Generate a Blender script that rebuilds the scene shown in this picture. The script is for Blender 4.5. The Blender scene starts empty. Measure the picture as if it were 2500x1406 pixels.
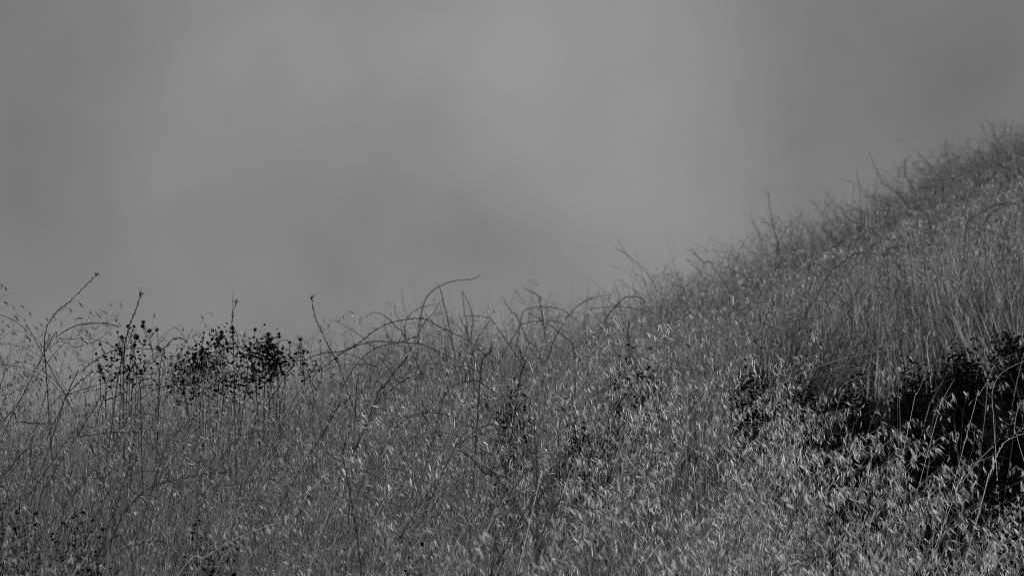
import bpy, math, random
import numpy as np
from mathutils import Vector, Matrix
random.seed(7)
rng = np.random.default_rng(7)
SC = bpy.context.scene
COL = SC.collection
R = math.radians

# ------------------------------------------------------------------ camera
LENS = 135.0
S = 36.0 / LENS
PITCH = R(6.0)
cam_d = bpy.data.cameras.new("camera"); cam = bpy.data.objects.new("camera", cam_d); COL.objects.link(cam)
cam_d.lens = LENS; cam_d.sensor_width = 36.0; cam_d.clip_start = 0.1; cam_d.clip_end = 5000
cam.location = (0, 0, 0); cam.rotation_euler = (R(90) + PITCH, 0, 0)
cam_d.dof.use_dof = True; cam_d.dof.focus_distance = 9.9; cam_d.dof.aperture_fstop = 10.5
SC.camera = cam

# ------------------------------------------------------------------ light and exposure
SC.view_settings.view_transform = 'Standard'; SC.view_settings.look = 'None'
SC.view_settings.exposure = 0.0; SC.view_settings.gamma = 1.0
SC.cycles.use_denoising = False
SC.cycles.pixel_filter_type = 'BLACKMAN_HARRIS'; SC.cycles.filter_width = 0.95
SC.cycles.max_bounces = 6; SC.cycles.diffuse_bounces = 2; SC.cycles.transmission_bounces = 3
SUN_EL, SUN_AZ = R(38), R(232)           # azimuth clockwise from +Y (the view direction): behind the camera, to the left
sun_d = bpy.data.lights.new("sun", 'SUN'); sun = bpy.data.objects.new("sun", sun_d); COL.objects.link(sun)
sun_d.energy = 4.8; sun_d.angle = R(3.0); sun_d.color = (1, 1, 1)
sdir = Vector((math.sin(SUN_AZ) * math.cos(SUN_EL), math.cos(SUN_AZ) * math.cos(SUN_EL), math.sin(SUN_EL)))
sun.rotation_euler = sdir.to_track_quat('Z', 'Y').to_euler(); sun.location = (-10, -20, 30)


def ray(px, py, r):
    """point at forward distance r seen at photograph pixel (px, py)"""
    tx = (px - 1250) / 2500 * S; ty = (703 - py) / 2500 * S
    d = Vector((tx, math.cos(PITCH) - ty * math.sin(PITCH), math.sin(PITCH) + ty * math.cos(PITCH)))
    return d * (r / d.y)


world = bpy.data.worlds.new("World"); SC.world = world; world.use_nodes = True
nt = world.node_tree; nt.nodes.clear(); N = nt.nodes; L = nt.links


def wm(op, a, b=None, c=None, tree=None):
    n = (tree or nt).nodes.new('ShaderNodeMath'); n.operation = op
    for i, v in enumerate((a, b, c)):
        if v is None: continue
        if isinstance(v, (int, float)): n.inputs[i].default_value = v
        else: (tree or nt).links.new(v, n.inputs[i])
    return n.outputs[0]


sky = N.new('ShaderNodeTexSky'); sky.sky_type = 'NISHITA'; sky.sun_disc = False
sky.sun_elevation = SUN_EL; sky.sun_rotation = SUN_AZ; sky.dust_density = 6
bw = N.new('ShaderNodeRGBToBW'); L.new(sky.outputs[0], bw.inputs[0])
tc = N.new('ShaderNodeTexCoord')
nz = N.new('ShaderNodeTexNoise'); nz.inputs['Scale'].default_value = 9.0; nz.inputs['Detail'].default_value = 4.0
nz.inputs['Roughness'].default_value = 0.5
mp = N.new('ShaderNodeMapping'); mp.inputs['Rotation'].default_value = (.7, .4, .9); L.new(tc.outputs['Generated'], mp.inputs['Vector'])
L.new(mp.outputs[0], nz.inputs['Vector'])
off = N.new('ShaderNodeVectorMath'); off.operation = 'MULTIPLY_ADD'
L.new(nz.outputs['Color'], off.inputs[0]); off.inputs[1].default_value = (0.06, 0.06, 0.06)
sub = N.new('ShaderNodeVectorMath'); sub.operation = 'SUBTRACT'
L.new(tc.outputs['Generated'], sub.inputs[0]); sub.inputs[1].default_value = (0.03, 0.03, 0.03)
L.new(sub.outputs[0], off.inputs[2])
# soft bright and dark patches of the overcast: direction, half width, half height, amount
blobs = [((1250, 60), .085, .055, .055), ((1560, 300), .040, .05, .030), ((600, 200), .05, .04, .012),
         ((1230, 200), .018, .03, .018), ((860, 520), .034, .030, -.028), ((1090, 300), .022, .024, -.018),
         ((1230, 640), .034, .014, -.024), ((600, 620), .05, .02, .012), ((2330, 120), .060, .060, -.052),
         ((1850, 60), .02, .03, -.016), ((2100, 420), .05, .05, -.018), ((-60, 60), .05, .06, -.034),
         ((100, 520), .05, .04, -.010), ((1680, 600), .030, .03, .012)]
val = None
for (px, py), sx, sz, amt in blobs:
    d = ray(px, py, 1.0).normalized()
    vs = N.new('ShaderNodeVectorMath'); vs.operation = 'SUBTRACT'; L.new(off.outputs[0], vs.inputs[0]); vs.inputs[1].default_value = d
    vm = N.new('ShaderNodeVectorMath'); vm.operation = 'MULTIPLY'; L.new(vs.outputs[0], vm.inputs[0]); vm.inputs[1].default_value = (1 / sx, 3, 1 / sz)
    vl = N.new('ShaderNodeVectorMath'); vl.operation = 'LENGTH'; L.new(vm.outputs[0], vl.inputs[0])
    g = wm('MULTIPLY', wm('EXPONENT', wm('MULTIPLY', wm('POWER', vl.outputs['Value'], 2.0), -1.0)), amt)
    val = g if val is None else wm('ADD', val, g)
fine = N.new('ShaderNodeTexNoise'); fine.inputs['Scale'].default_value = 30.0; fine.inputs['Detail'].default_value = 5.0
mp2 = N.new('ShaderNodeMapping'); mp2.inputs['Rotation'].default_value = (.5, .8, .3); mp2.inputs['Location'].default_value = (3.1, 1.7, .4)
L.new(off.outputs[0], mp2.inputs['Vector']); L.new(mp2.outputs[0], fine.inputs['Vector'])
val = wm('ADD', val, wm('MULTIPLY', wm('SUBTRACT', fine.outputs['Fac'], 0.5), 0.075))
sep = N.new('ShaderNodeSeparateXYZ'); L.new(tc.outputs['Generated'], sep.inputs[0])
zen = wm('MULTIPLY', wm('MAXIMUM', wm('SUBTRACT', sep.outputs['Z'], 0.25), 0.0), 0.0)
cloud = wm('ADD', wm('ADD', val, zen), 0.232)
tot = wm('ADD', wm('MULTIPLY', cloud, 0.97), wm('MULTIPLY', bw.outputs[0], 0.001))
comb = N.new('ShaderNodeCombineColor')
for i in range(3): L.new(tot, comb.inputs[i])
bg = N.new('ShaderNodeBackground'); bg.inputs[1].default_value = 1.0
L.new(comb.outputs[0], bg.inputs[0])
wo = N.new('ShaderNodeOutputWorld'); L.new(bg.outputs[0], wo.inputs[0])

# ------------------------------------------------------------------ materials


def grey(name, lo, hi, trans=0.0, rough=0.8, scale=40.0, spec=0.15):
    m = bpy.data.materials.new(name); m.use_nodes = True; t = m.node_tree; t.nodes.clear()
    tcn = t.nodes.new('ShaderNodeTexCoord'); n = t.nodes.new('ShaderNodeTexNoise'); n.inputs['Scale'].default_value = scale
    n.inputs['Detail'].default_value = 3; t.links.new(tcn.outputs['Object'], n.inputs['Vector'])
    oi = t.nodes.new('ShaderNodeObjectInfo')
    ge = t.nodes.new('ShaderNodeNewGeometry')
    f = wm('ADD', wm('MULTIPLY', n.outputs['Fac'], 0.3, tree=t), wm('MULTIPLY', oi.outputs['Random'], 0.25, tree=t), tree=t)
    f = wm('ADD', f, wm('MULTIPLY', wm('POWER', ge.outputs['Random Per Island'], 1.5, tree=t), 0.6, tree=t), tree=t)
    mr = t.nodes.new('ShaderNodeMapRange'); mr.inputs['From Min'].default_value = 0.2; mr.inputs['From Max'].default_value = 0.95
    mr.inputs['To Min'].default_value = lo; mr.inputs['To Max'].default_value = hi
    t.links.new(f, mr.inputs['Value'])
    cc = t.nodes.new('ShaderNodeCombineColor')
    for i in range(3): t.links.new(mr.outputs[0], cc.inputs[i])
    b = t.nodes.new('ShaderNodeBsdfPrincipled'); t.links.new(cc.outputs[0], b.inputs['Base Color'])
    b.inputs['Roughness'].default_value = rough; b.inputs['Specular IOR Level'].default_value = spec
    out = t.nodes.new('ShaderNodeOutputMaterial')
    if trans > 0:
        tr = t.nodes.new('ShaderNodeBsdfTranslucent'); t.links.new(cc.outputs[0], tr.inputs['Color'])
        mx = t.nodes.new('ShaderNodeMixShader'); mx.inputs[0].default_value = trans
        t.links.new(b.outputs[0], mx.inputs[1]); t.links.new(tr.outputs[0], mx.inputs[2]); t.links.new(mx.outputs[0], out.inputs[0])
    else:
        t.links.new(b.outputs[0], out.inputs[0])
    return m


M = {
    'husk': grey('oat_husk', .18, .60, trans=.25, rough=.6, scale=60, spec=.3),
    'straw': grey('straw', .02, .31, trans=.08, rough=.7, scale=12),
    'grey_husk': grey('grey_oat_husk', .11, .40, trans=.1, rough=.6, scale=60),  # shade on the left-hand oats put into a darker husk colour
    'far_straw': grey('hillside_straw', .03, .34, trans=.12, scale=9),
    'twig': grey('dead_twig', .020, .050, scale=50, spec=.1),
    'pale_twig': grey('bleached_twig', .22, .38, scale=50),
    'brush': grey('grey_brush', .03, .18, scale=15),
    'seed': grey('seed_head', .006, .022, scale=60, spec=.03),
    'leafdark': grey('dark_leaf', .002, .006, scale=20, spec=.0),  # near-black leaf colour, holds the shade of the hollow
    'soil': grey('soil', .004, .010, scale=6, spec=.0),  # near-black, the bank's shadow is put into the soil colour
}


class MB:
    def __init__(s): s.v = []; s.f = []; s.m = []
    def tube(s, pts, rad, n=4, mi=0, close=True):
        pts = [Vector(p) for p in pts]; k = len(pts)
        if k < 2: return
        base = len(s.v); up = Vector((0.13, 0.31, 1)).normalized()
        ref = None
        for i, p in enumerate(pts):
            t = (pts[min(i + 1, k - 1)] - pts[max(i - 1, 0)])
            if t.length < 1e-9: t = Vector((0, 0, 1))
            t.normalize()
            if ref is None: ref = t.cross(up if abs(t.dot(up)) < .95 else Vector((1, 0, 0))).normalized()
            else:
                ref = (ref - t * ref.dot(t))
                ref = ref.normalized() if ref.length > 1e-6 else t.orthogonal().normalized()
            b = t.cross(ref)
            r = rad[i] if isinstance(rad, (list, tuple)) else rad
            for j in range(n):
                a = 2 * math.pi * j / n
                s.v.append(p + (ref * math.cos(a) + b * math.sin(a)) * r)
        for i in range(k - 1):
            for j in range(n):
                a = base + i * n + j; b2 = base + i * n + (j + 1) % n
                s.f.append((a, b2, b2 + n, a + n)); s.m.append(mi)
    def tri(s, a, b, c, mi=0):
        i = len(s.v); s.v += [Vector(a), Vector(b), Vector(c)]; s.f.append((i, i + 1, i + 2)); s.m.append(mi)
    def quad(s, a, b, c, d, mi=0):
        i = len(s.v); s.v += [Vector(a), Vector(b), Vector(c), Vector(d)]; s.f.append((i, i + 1, i + 2, i + 3)); s.m.append(mi)
    def husk(s, p, ax, side, ln, wd, mi=0):
        """one folded lens-shaped glume"""
        ax = ax.normalized(); side = (side - ax * side.dot(ax)).normalized(); nrm = ax.cross(side)
        i = len(s.v)
        s.v += [p, p + ax * ln * .35 + side * wd * .5, p + ax * ln * .35 + nrm * wd * .35, p + ax * ln * .35 - side * wd * .5,
                p + ax * ln * .72 + side * wd * .32, p + ax * ln * .72 + nrm * wd * .25, p + ax * ln * .72 - side * wd * .32, p + ax * ln]
        for f in ((0, 1, 2), (0, 2, 3), (1, 4, 5, 2), (2, 5, 6, 3), (4, 7, 5), (5, 7, 6)):
            s.f.append(tuple(i + q for q in f)); s.m.append(mi)
    def ball(s, p, r, ax=Vector((0, 0, 1)), st=1.0, rough=.25, mi=0, n=7, rings=5, rnd=random):
        base = len(s.v); ax = ax.normalized(); u = ax.orthogonal().normalized(); w = ax.cross(u)
        for i in range(rings + 1):
            th = math.pi * i / rings
            for j in range(n):
                a = 2 * math.pi * j / n
                rr = r * (1 + rnd.uniform(-rough, rough))
                s.v.append(p + (u * math.cos(a) + w * math.sin(a)) * math.sin(th) * rr + ax * math.cos(th) * rr * st)
        for i in range(rings):
            for j in range(n):
                a = base + i * n + j; b2 = base + i * n + (j + 1) % n
                s.f.append((a, a + n, b2 + n, b2)); s.m.append(mi)
    def mesh(s, name, mats, smooth=False):
        me = bpy.data.meshes.new(name); me.from_pydata([tuple(v) for v in s.v], [], s.f)
        for m in mats: me.materials.append(m)
        me.polygons.foreach_set('material_index', s.m)
        if smooth: me.polygons.foreach_set('use_smooth', [True] * len(s.f))
        me.update(); return me
    def obj(s, name, mats, parent=None, smooth=False, at=None):
        off = parent.location if parent is not None and at is None else at
        if parent is not None and parent.parent is not None: off = parent.parent.location + parent.location
        if off is not None: s.v = [v - off for v in s.v]
        o = bpy.data.objects.new(name, s.mesh(name, mats, smooth)); COL.objects.link(o)
        if parent: o.parent = parent
        elif at is not None: o.location = at
        return o


def tag(o, label=None, cat=None, group=None, kind=None):
    if label: o['label'] = label
    if cat: o['category'] = cat
    if group: o['group'] = group
    if kind: o['kind'] = kind
    return o


def empty(name, loc=(0, 0, 0), rz=0.0):
    o = bpy.data.objects.new(name, None); COL.objects.link(o); o.location = loc; o.rotation_euler = (0, 0, rz); return o

# ------------------------------------------------------------------ the lie of the land
KX = [-900, 0, 300, 700, 1100, 1300, 1500, 1800, 1950, 2100, 2300, 2500, 3400]
YA = [925, 940, 932, 940, 985, 985, 950, 970, 1110, 1160, 1230, 1290, 1380]      # crest of the near slope (grass tops)
KC = [-900, 0, 600, 1100, 1500, 1800, 2000, 2250, 2500, 3400]
YC = [1060, 1030, 985, 915, 875, 810, 735, 650, 570, 300]                          # foot of the far slope (grass tops)
KB = [-900, 0, 300, 600, 900, 1200, 1450, 1600, 1750, 1900, 2050, 2200, 2350, 2500, 3400]
YB = [1090, 1020, 985, 912, 845, 808, 780, 750, 690, 635, 562, 490, 415, 350, 60]   # ridge of the far slope
RB = [14, 15, 15, 15.5, 16, 17, 18, 19, 20, 21.5, 22.5, 24, 25, 26, 29]
R1, R2 = 10.8, 13.5


def tanel(py):
    ty = (703 - py) / 2500 * S
    return (math.sin(PITCH) + ty * math.cos(PITCH)) / (math.cos(PITCH) - ty * math.sin(PITCH))


vtan = np.vectorize(tanel)


def canopy_h(r):
    return np.interp(r, [6, R1, R2, 30], [.74, .72, .42, .42])


def ground_z(x, y):
    x = np.asarray(x, float); y = np.asarray(y, float)
    r = np.maximum(y, 2.0)
    px = 1250 + x / r * math.cos(PITCH) / S * 2500
    px = np.clip(px, -900, 3400)
    tA = vtan(np.interp(px, KX, YA)); tC = vtan(np.interp(px, KC, YC)); tB = vtan(np.interp(px, KB, YB)); rb = np.interp(px, KB, RB)
    t0 = tanel(1440)
    z = np.empty_like(r)
    # heights at the knots
    z0 = 7.6 * t0 - .74; zA = R1 * tA - .72; zC = R2 * tC - .42; zB = rb * tB - .42
    m = r <= 7.6; z[m] = z0 - (7.6 - r[m]) * .22
    m = (r > 7.6) & (r <= R1); a = (r[m] - 7.6) / (R1 - 7.6); z[m] = r[m] * (t0 * (1 - a) + tA[m] * a) - canopy_h(r[m])
    m = (r > R1) & (r <= R2); a = (r[m] - R1) / (R2 - R1); a = a * a * (3 - 2 * a); z[m] = zA[m] * (1 - a) + zC[m] * a - .16 * np.sin(np.pi * a)
    m = (r > R2) & (r <= rb); a = (r[m] - R2) / (rb[m] - R2); z[m] = r[m] * (tC[m] * (1 - a) + tB[m] * a) - .42
    m = r > rb; d = r[m] - rb[m]; z[m] = zB[m] + 6.0 * (1 - np.exp(-d / 20.0)) * -1.0 + .10 * np.minimum(d, 1.2)
    z = z + .03 * np.sin(x * 3.1 + y * 1.3) + .02 * np.sin(x * 7.3 - y * 4.1)
    return np.where(y < 2.0, z - (2.0 - np.maximum(y, -6)) * .02, z)


def gz(x, y): return float(ground_z(np.array([x]), np.array([y]))[0])


def build_ground():
    ys = np.concatenate([[-3000, -800, -200, -60, -20, -6, -2, 1], np.arange(2, 30, .14), 30 * 1.18 ** np.arange(0, 28)])
    us = np.concatenate([[-60, -20, -8, -4, -2, -1.2, -.8], np.linspace(-.5, .5, 150), [.8, 1.2, 2, 4, 8, 20, 60]])
    V = []
    for y in ys:
        w = max(abs(y), 6.0) if y < 2 else max(y, 2.0)
        x = us * w
        z = ground_z(x, np.full_like(x, y))
        V += [(float(a), float(y), float(b)) for a, b in zip(x, z)]
    n = len(us); F = [(i * n + j, i * n + j + 1, (i + 1) * n + j + 1, (i + 1) * n + j) for i in range(len(ys) - 1) for j in range(n - 1)]
    me = bpy.data.meshes.new('ground'); me.from_pydata(V, [], F); me.materials.append(M['soil'])
    me.polygons.foreach_set('use_smooth', [True] * len(F)); me.update()
    o = bpy.data.objects.new('ground', me); COL.objects.link(o); o['kind'] = 'structure'


build_ground()

# ------------------------------------------------------------------ scatter of grass (stuff)
LIB = []


def library(name, meshes):
    c = bpy.data.collections.new(name)
    for i, me in enumerate(meshes):
        o = bpy.data.objects.new("%s_%02d" % (name, i), me); c.objects.link(o)
    return c


def scatter(name, lib, nvar, P, rot, scl, label_kind='stuff'):
    n = len(P)
    me = bpy.data.meshes.new(name); me.vertices.add(n); me.vertices.foreach_set('co', np.asarray(P, np.float32).ravel())
    a = me.attributes.new('rot', 'FLOAT_VECTOR', 'POINT'); a.data.foreach_set('vector', np.asarray(rot, np.float32).ravel())
    a = me.attributes.new('scl', 'FLOAT', 'POINT'); a.data.foreach_set('value', np.asarray(scl, np.float32))
    a = me.attributes.new('vid', 'INT', 'POINT'); a.data.foreach_set('value', rng.integers(0, nvar, n).astype(np.int32))
    o = bpy.data.objects.new(name, me); COL.objects.link(o); o['kind'] = 'stuff'
    g = bpy.data.node_groups.new(name + '_scatter', 'GeometryNodeTree')
    g.interface.new_socket('Geometry', in_out='INPUT', socket_type='NodeSocketGeometry')
    g.interface.new_socket('Geometry', in_out='OUTPUT', socket_type='NodeSocketGeometry')
    gi = g.nodes.new('NodeGroupInput'); go = g.nodes.new('NodeGroupOutput')
    ci = g.nodes.new('GeometryNodeCollectionInfo'); ci.inputs['Collection'].default_value = lib
    ci.inputs['Separate Children'].default_value = True; ci.inputs['Reset Children'].default_value = True
    ip = g.nodes.new('GeometryNodeInstanceOnPoints'); ip.inputs['Pick Instance'].default_value = True
    def na(nm, ty):
        q = g.nodes.new('GeometryNodeInputNamedAttribute'); q.data_type = ty; q.inputs['Name'].default_value = nm
        return next(s for s in q.outputs if s.enabled and s.name == 'Attribute')
    er = g.nodes.new('FunctionNodeEulerToRotation')
    g.links.new(na('rot', 'FLOAT_VECTOR'), er.inputs[0]); g.links.new(er.outputs[0], ip.inputs['Rotation'])
    g.links.new(na('scl', 'FLOAT'), ip.inputs['Scale']); g.links.new(na('vid', 'INT'), ip.inputs['Instance Index'])
    g.links.new(gi.outputs[0], ip.inputs['Points']); g.links.new(ci.outputs[0], ip.inputs['Instance']); g.links.new(ip.outputs[0], go.inputs[0])
    md = o.modifiers.new('scatter', 'NODES'); md.node_group = g
    return o


def bez(pts, n):
    """smooth polyline through pts (Catmull-Rom)"""
    P = [Vector(p) for p in pts]
    if len(P) == 2: return [P[0].lerp(P[1], i / n) for i in range(n + 1)]
    Q = [P[0] * 2 - P[1]] + P + [P[-1] * 2 - P[-2]]
    out = []
    for i in range(1, len(Q) - 2):
        for k in range(n):
            t = k / n; a, b, c, d = Q[i - 1], Q[i], Q[i + 1], Q[i + 2]
            out.append(.5 * ((2 * b) + (c - a) * t + (2 * a - 5 * b + 4 * c - d) * t * t + (3 * b - a - 3 * c + d) * t ** 3))
    out.append(P[-1]); return out


def add_spikelet(mb, p, rd, ln=.024, spread=.20, mi=1, wind=.5):
    ax = Vector((wind * .7 + rd.gauss(0, .42), rd.gauss(0, .4), -1 + rd.gauss(0, .25))).normalized()
    side = Vector((rd.uniform(-1, 1), rd.uniform(-1, 1), rd.uniform(-.4, .4))).normalized()
    side = (side - ax * side.dot(ax)).normalized()
    sp = spread * rd.uniform(.4, 1.5); ln *= rd.choice([.6, .75, .85, .95, 1.0, 1.1, 1.2]); wd = ln * rd.uniform(.13, .19)
    nr = ax.cross(side)
    mb.husk(p, ax + side * sp, nr, ln, wd, mi); mb.husk(p, ax - side * sp, nr, ln * .93, wd, mi)
    if rd.random() < .25:
        mb.husk(p, ax, side, ln * .8, wd * .7, mi)
    q = p + ax * ln * .5
    e = q + (ax + side * rd.uniform(-.6, .6) + nr * rd.uniform(-.5, .5)).normalized() * ln * 1.2
    mb.tri(q, q + side * .0007, e, mi)


def oat_into(mb, rd, pts, pan=.36, rs=.0011, ln=.024, dens=1.0, wind=.5):
    """stem along pts with a nodding panicle over its last part"""
    k = len(pts); mb.tube(pts, [rs * (1 - .65 * i / (k - 1)) for i in range(k)], 3, 0)
    L_ = sum((pts[i + 1] - pts[i]).length for i in range(k - 1)); acc = 0
    nodes = []
    for i in range(k - 1):
        acc += (pts[i + 1] - pts[i]).length
        if acc / L_ > 1 - pan: nodes.append((pts[i + 1], (acc / L_ - (1 - pan)) / pan, (pts[i + 1] - pts[i]).normalized()))
    for p, t, tg in nodes:
        for b in range(max(1, int(rd.choice([1, 2, 3]) * dens * (1.2 - .5 * t)))):
            a = rd.uniform(0, 6.283); out = Vector((math.cos(a), math.sin(a), 0))
            bl = rd.uniform(.025, .085) * (1.05 - .6 * t)
            q1 = p + tg * bl * .5 + out * bl * .5; q2 = q1 + out * bl * .35 + tg * bl * .1 + Vector((wind * .3 * bl, 0, -bl * .25))
            mb.tube([p, q1, q2], .00035, 3, 0)
            add_spikelet(mb, q2, rd, ln, wind=wind)
            if rd.random() < .5: add_spikelet(mb, q1 + Vector((.003, 0, -.004)), rd, ln * .95, wind=wind)
    add_spikelet(mb, pts[-1], rd, ln, wind=wind)


def blade(mb, rd, h, w, mi=0, base=None, lean=.25):
    a = rd.uniform(0, 6.283); b0 = base or Vector((rd.gauss(0, .035), rd.gauss(0, .035), 0))
    d = Vector((math.cos(a), math.sin(a), 0)) * h * abs(rd.gauss(0, lean)); s_ = Vector((-math.sin(a), math.cos(a), 0))
    if rd.random() < .5: s_ = Vector((rd.uniform(-1, 1), rd.uniform(-1, 1), 0)).normalized()
    P = [b0 + d * (t * t) + Vector((0, 0, h * (t - .15 * t * t * (d.length / h)))) for t in (0, .35, .7, 1)]
    for i in range(3):
        w0 = w * (1 - .3 * i); w1 = w * (1 - .3 * (i + 1)) if i < 2 else w * .1
        mb.quad(P[i] - s_ * w0 / 2, P[i] + s_ * w0 / 2, P[i + 1] + s_ * w1 / 2, P[i + 1] - s_ * w1 / 2, mi)


def oat_variant(seed, h=.72, dens=1.0, ln=.021, leaves=7, husk='husk'):
    rd = random.Random(seed); mb = MB()
    lean = rd.uniform(.02, .14)
    hh = h * rd.uniform(.85, 1.18)
    ctrl = [(0, 0, 0), (lean * .2, rd.gauss(0, .02), hh * .4), (lean * .7, rd.gauss(0, .03), hh * .75),
            (lean * 1.3 + .02, rd.gauss(0, .04), hh * .93), (lean * 1.6 + rd.uniform(.02, .08), rd.gauss(0, .05), hh)]
    oat_into(mb, rd, bez(ctrl, 5), pan=.42, ln=ln, dens=dens)
    for _ in range(leaves): blade(mb, rd, rd.uniform(.3, .62), rd.uniform(.002, .0045), 0, Vector((0, 0, rd.uniform(0, .08))), .35)
    return mb.mesh('oat_plant', [M['straw'], M[husk]])


def tuft_variant(seed, h=.6, n=26, mat='straw', w=.0016, lean=.2, husks=0, ln=.012):
    rd = random.Random(seed); mb = MB()
    for _ in range(n): blade(mb, rd, h * rd.uniform(.45, 1.1), w * rd.uniform(.7, 1.6), 0, None, lean)
    for _ in range(husks):
        hh = h * rd.uniform(.6, 1.1); x, y = rd.gauss(0, .05), rd.gauss(0, .05)
        add_spikelet(mb, Vector((x, y, hh)), rd, ln, mi=1)
    return mb.mesh('grass_tuft', [M[mat], M['husk']])


def wiggle(rd, start, d, ln, steps, curl, droop=0.0):
    p = Vector(start); d = Vector(d).normalized(); out = [p.copy()]
    bend = Vector((rd.gauss(0, 1), rd.gauss(0, 1), rd.gauss(0, .6))) * curl
    for i in range(steps):
        d = (d + bend / steps + Vector((rd.gauss(0, .05), rd.gauss(0, .05), rd.gauss(0, .05) - droop / steps * (i / steps) * 2))).normalized()
        p = p + d * ln / steps; out.append(p.copy())
    return out


def brush_variant(seed, h=.5, n=12, mat='brush', r=.0016, curl=1.0):
    rd = random.Random(seed); mb = MB()
    for _ in range(n):
        st = (rd.gauss(0, .06), rd.gauss(0, .06), 0)
        pl = wiggle(rd, st, (rd.gauss(0, .5), rd.gauss(0, .5), 1), h * rd.uniform(.7, 1.35), 9, curl, .9)
        mb.tube(pl, [r * (1 - .6 * i / 9) for i in range(10)], 3, 0)
        for _b in range(rd.randint(1, 4)):
            k = rd.randint(3, 8)
            tw = wiggle(rd, pl[k], (rd.gauss(0, .7), rd.gauss(0, .7), .6), h * rd.uniform(.15, .45), 5, 1.3, .3)
            mb.tube(tw, r * .5, 3, 0)
    return mb.mesh('brush_clump', [M[mat]])


NV = 14
lib_oat = library('oat', [oat_variant(100 + i) for i in range(NV)])
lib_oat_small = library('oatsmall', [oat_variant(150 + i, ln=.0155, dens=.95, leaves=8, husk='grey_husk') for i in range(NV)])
lib_tuft = library('tuft', [tuft_variant(200 + i, .66, 34, w=.0015, lean=.24) for i in range(8)])
lib_far = library('fartuft', [tuft_variant(300 + i, .40, 34, 'far_straw', .0026, .28, 7, .013) for i in range(10)])
lib_faroat = library('faroat', [oat_variant(350 + i, h=.46, ln=.017, dens=.7, leaves=3) for i in range(8)])
lib_brush = library('brush', [brush_variant(400 + i, .46, n=15, r=.0018, curl=1.7) for i in range(12)])


def area_points(dens, y0, y1, uspan=.185, keep=None):
    """points spread evenly over the wedge of ground the lens looks across, wider than the frame"""
    A = uspan * (y1 * y1 - y0 * y0); n = int(A * dens)
    y = np.sqrt(rng.uniform(y0 * y0, y1 * y1, n)); u = rng.uniform(-uspan, uspan, n); x = u * y
    px = 1250 + x / y * math.cos(PITCH) / S * 2500
    if keep is not None:
        k = rng.random(n) < keep(px, y, x); x, y, px = x[k], y[k], px[k]
    return x, y, ground_z(x, y), px


def patch(x, y, f, s0=0.0):
    return .5 + .25 * np.sin(x * f + 1.3 + s0) * np.cos(y * f * .9 + s0) + .25 * np.sin(x * f * 2.3 + y * f * 1.7 + 2 * s0)


def rots(n, spread, tilt=.12):
    return np.stack([rng.normal(0, tilt, n), rng.normal(0, tilt, n), rng.normal(0, spread, n)], 1)


# near slope: large sharp oats on the right half, finer ones on the left
def k_right(px, y, x):
    f = 1 / (1 + np.exp(-(px - 1080) / 120))
    hollow = np.clip((px - 1830) / 150, 0, 1) * np.clip((y - 8.5 - (2500 - px) / 900) / .8, 0, 1)
    return f * (1 - .70 * hollow) * np.clip(-.05 + 1.5 * patch(x, y, 4.0), .12, 1)
def k_left(px, y, x): return (1 - k_right(px, y, x) * .9) * np.where(px < 1400, 1, 0) * np.clip(-.15 + 1.7 * patch(x, y, 5.5, 1.7), .10, 1)
x, y, z, px = area_points(165, 6.6, 12.4, keep=lambda px, y, x: k_right(px, y, x) * np.where(y < 11.3, 1, np.where(px > 1900, .8, 0)))
scatter('wild_oat_grass', lib_oat, NV, np.stack([x, y, z], 1), rots(len(x), .5), np.clip(rng.normal(1.0, .11, len(x)), .7, 1.17))
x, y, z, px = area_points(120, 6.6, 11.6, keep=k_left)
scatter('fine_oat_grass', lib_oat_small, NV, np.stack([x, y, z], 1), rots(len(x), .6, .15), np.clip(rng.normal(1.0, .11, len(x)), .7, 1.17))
x, y, z, px = area_points(155, 6.6, 11.6, keep=lambda px, y, x: (1 - .85 * np.clip((px - 1850) / 250, 0, 1) * np.clip((y - 8.2) / 1.5, 0, 1)) * np.clip(-.35 + 1.9 * patch(x, y, 5.0, .6), .05, 1) * np.clip(1.25 - px / 3200, .55, 1))
scatter('dry_grass', lib_tuft, 8, np.stack([x, y, z], 1), rots(len(x), 3, .15), rng.normal(1.0, .13, len(x)))
# far slope
def rb_of(px): return np.interp(px, KB, RB)
def foot(px, x): return 12.9 + .35 * np.sin(x * 2.1) + .25 * np.sin(x * 5.3 + 1) + .15 * np.sin(x * 13.0)
x, y, z, px = area_points(130, 12.3, 27, keep=lambda px, y, x: (y < rb_of(px) + 1.0) * np.clip((y - foot(px, x)) / .7, 0, 1))
scatter('hillside_grass', lib_far, 10, np.stack([x, y, z], 1), rots(len(x), 3, .2), rng.normal(1.0, .15, len(x)) * (.72 + .5 * patch(x, y, 1.6, 2.0)))
x, y, z, px = area_points(35, 12.6, 20, keep=lambda px, y, x: (y < rb_of(px) + .6) * (.3 + .9 * patch(x, y, 3, 4)) * np.where((px > 1900) & (y < 13.4), 0, 1))
scatter('hillside_oats', lib_faroat, 8, np.stack([x, y, z], 1), rots(len(x), .7, .12), rng.normal(1.0, .13, len(x)))
def k_brush(px, y, x):
    rb = rb_of(px); t = np.clip((y - R2) / (rb - R2), 0, 1)
    top = np.clip((t - .30) * 2.0, .12, 1) * np.clip((px - 1000) / 900, .15, 1)
    return (y < rb + .8) * top * (.25 + .85 * patch(x, y, 2.2, 3.3))
x, y, z, px = area_points(150, 13.4, 27, keep=k_brush)
scatter('brush_tangle', lib_brush, 12, np.stack([x, y, z], 1), rots(len(x), 3, .22), np.clip(rng.normal(1.0, .17, len(x)), .6, 1.22))

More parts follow.
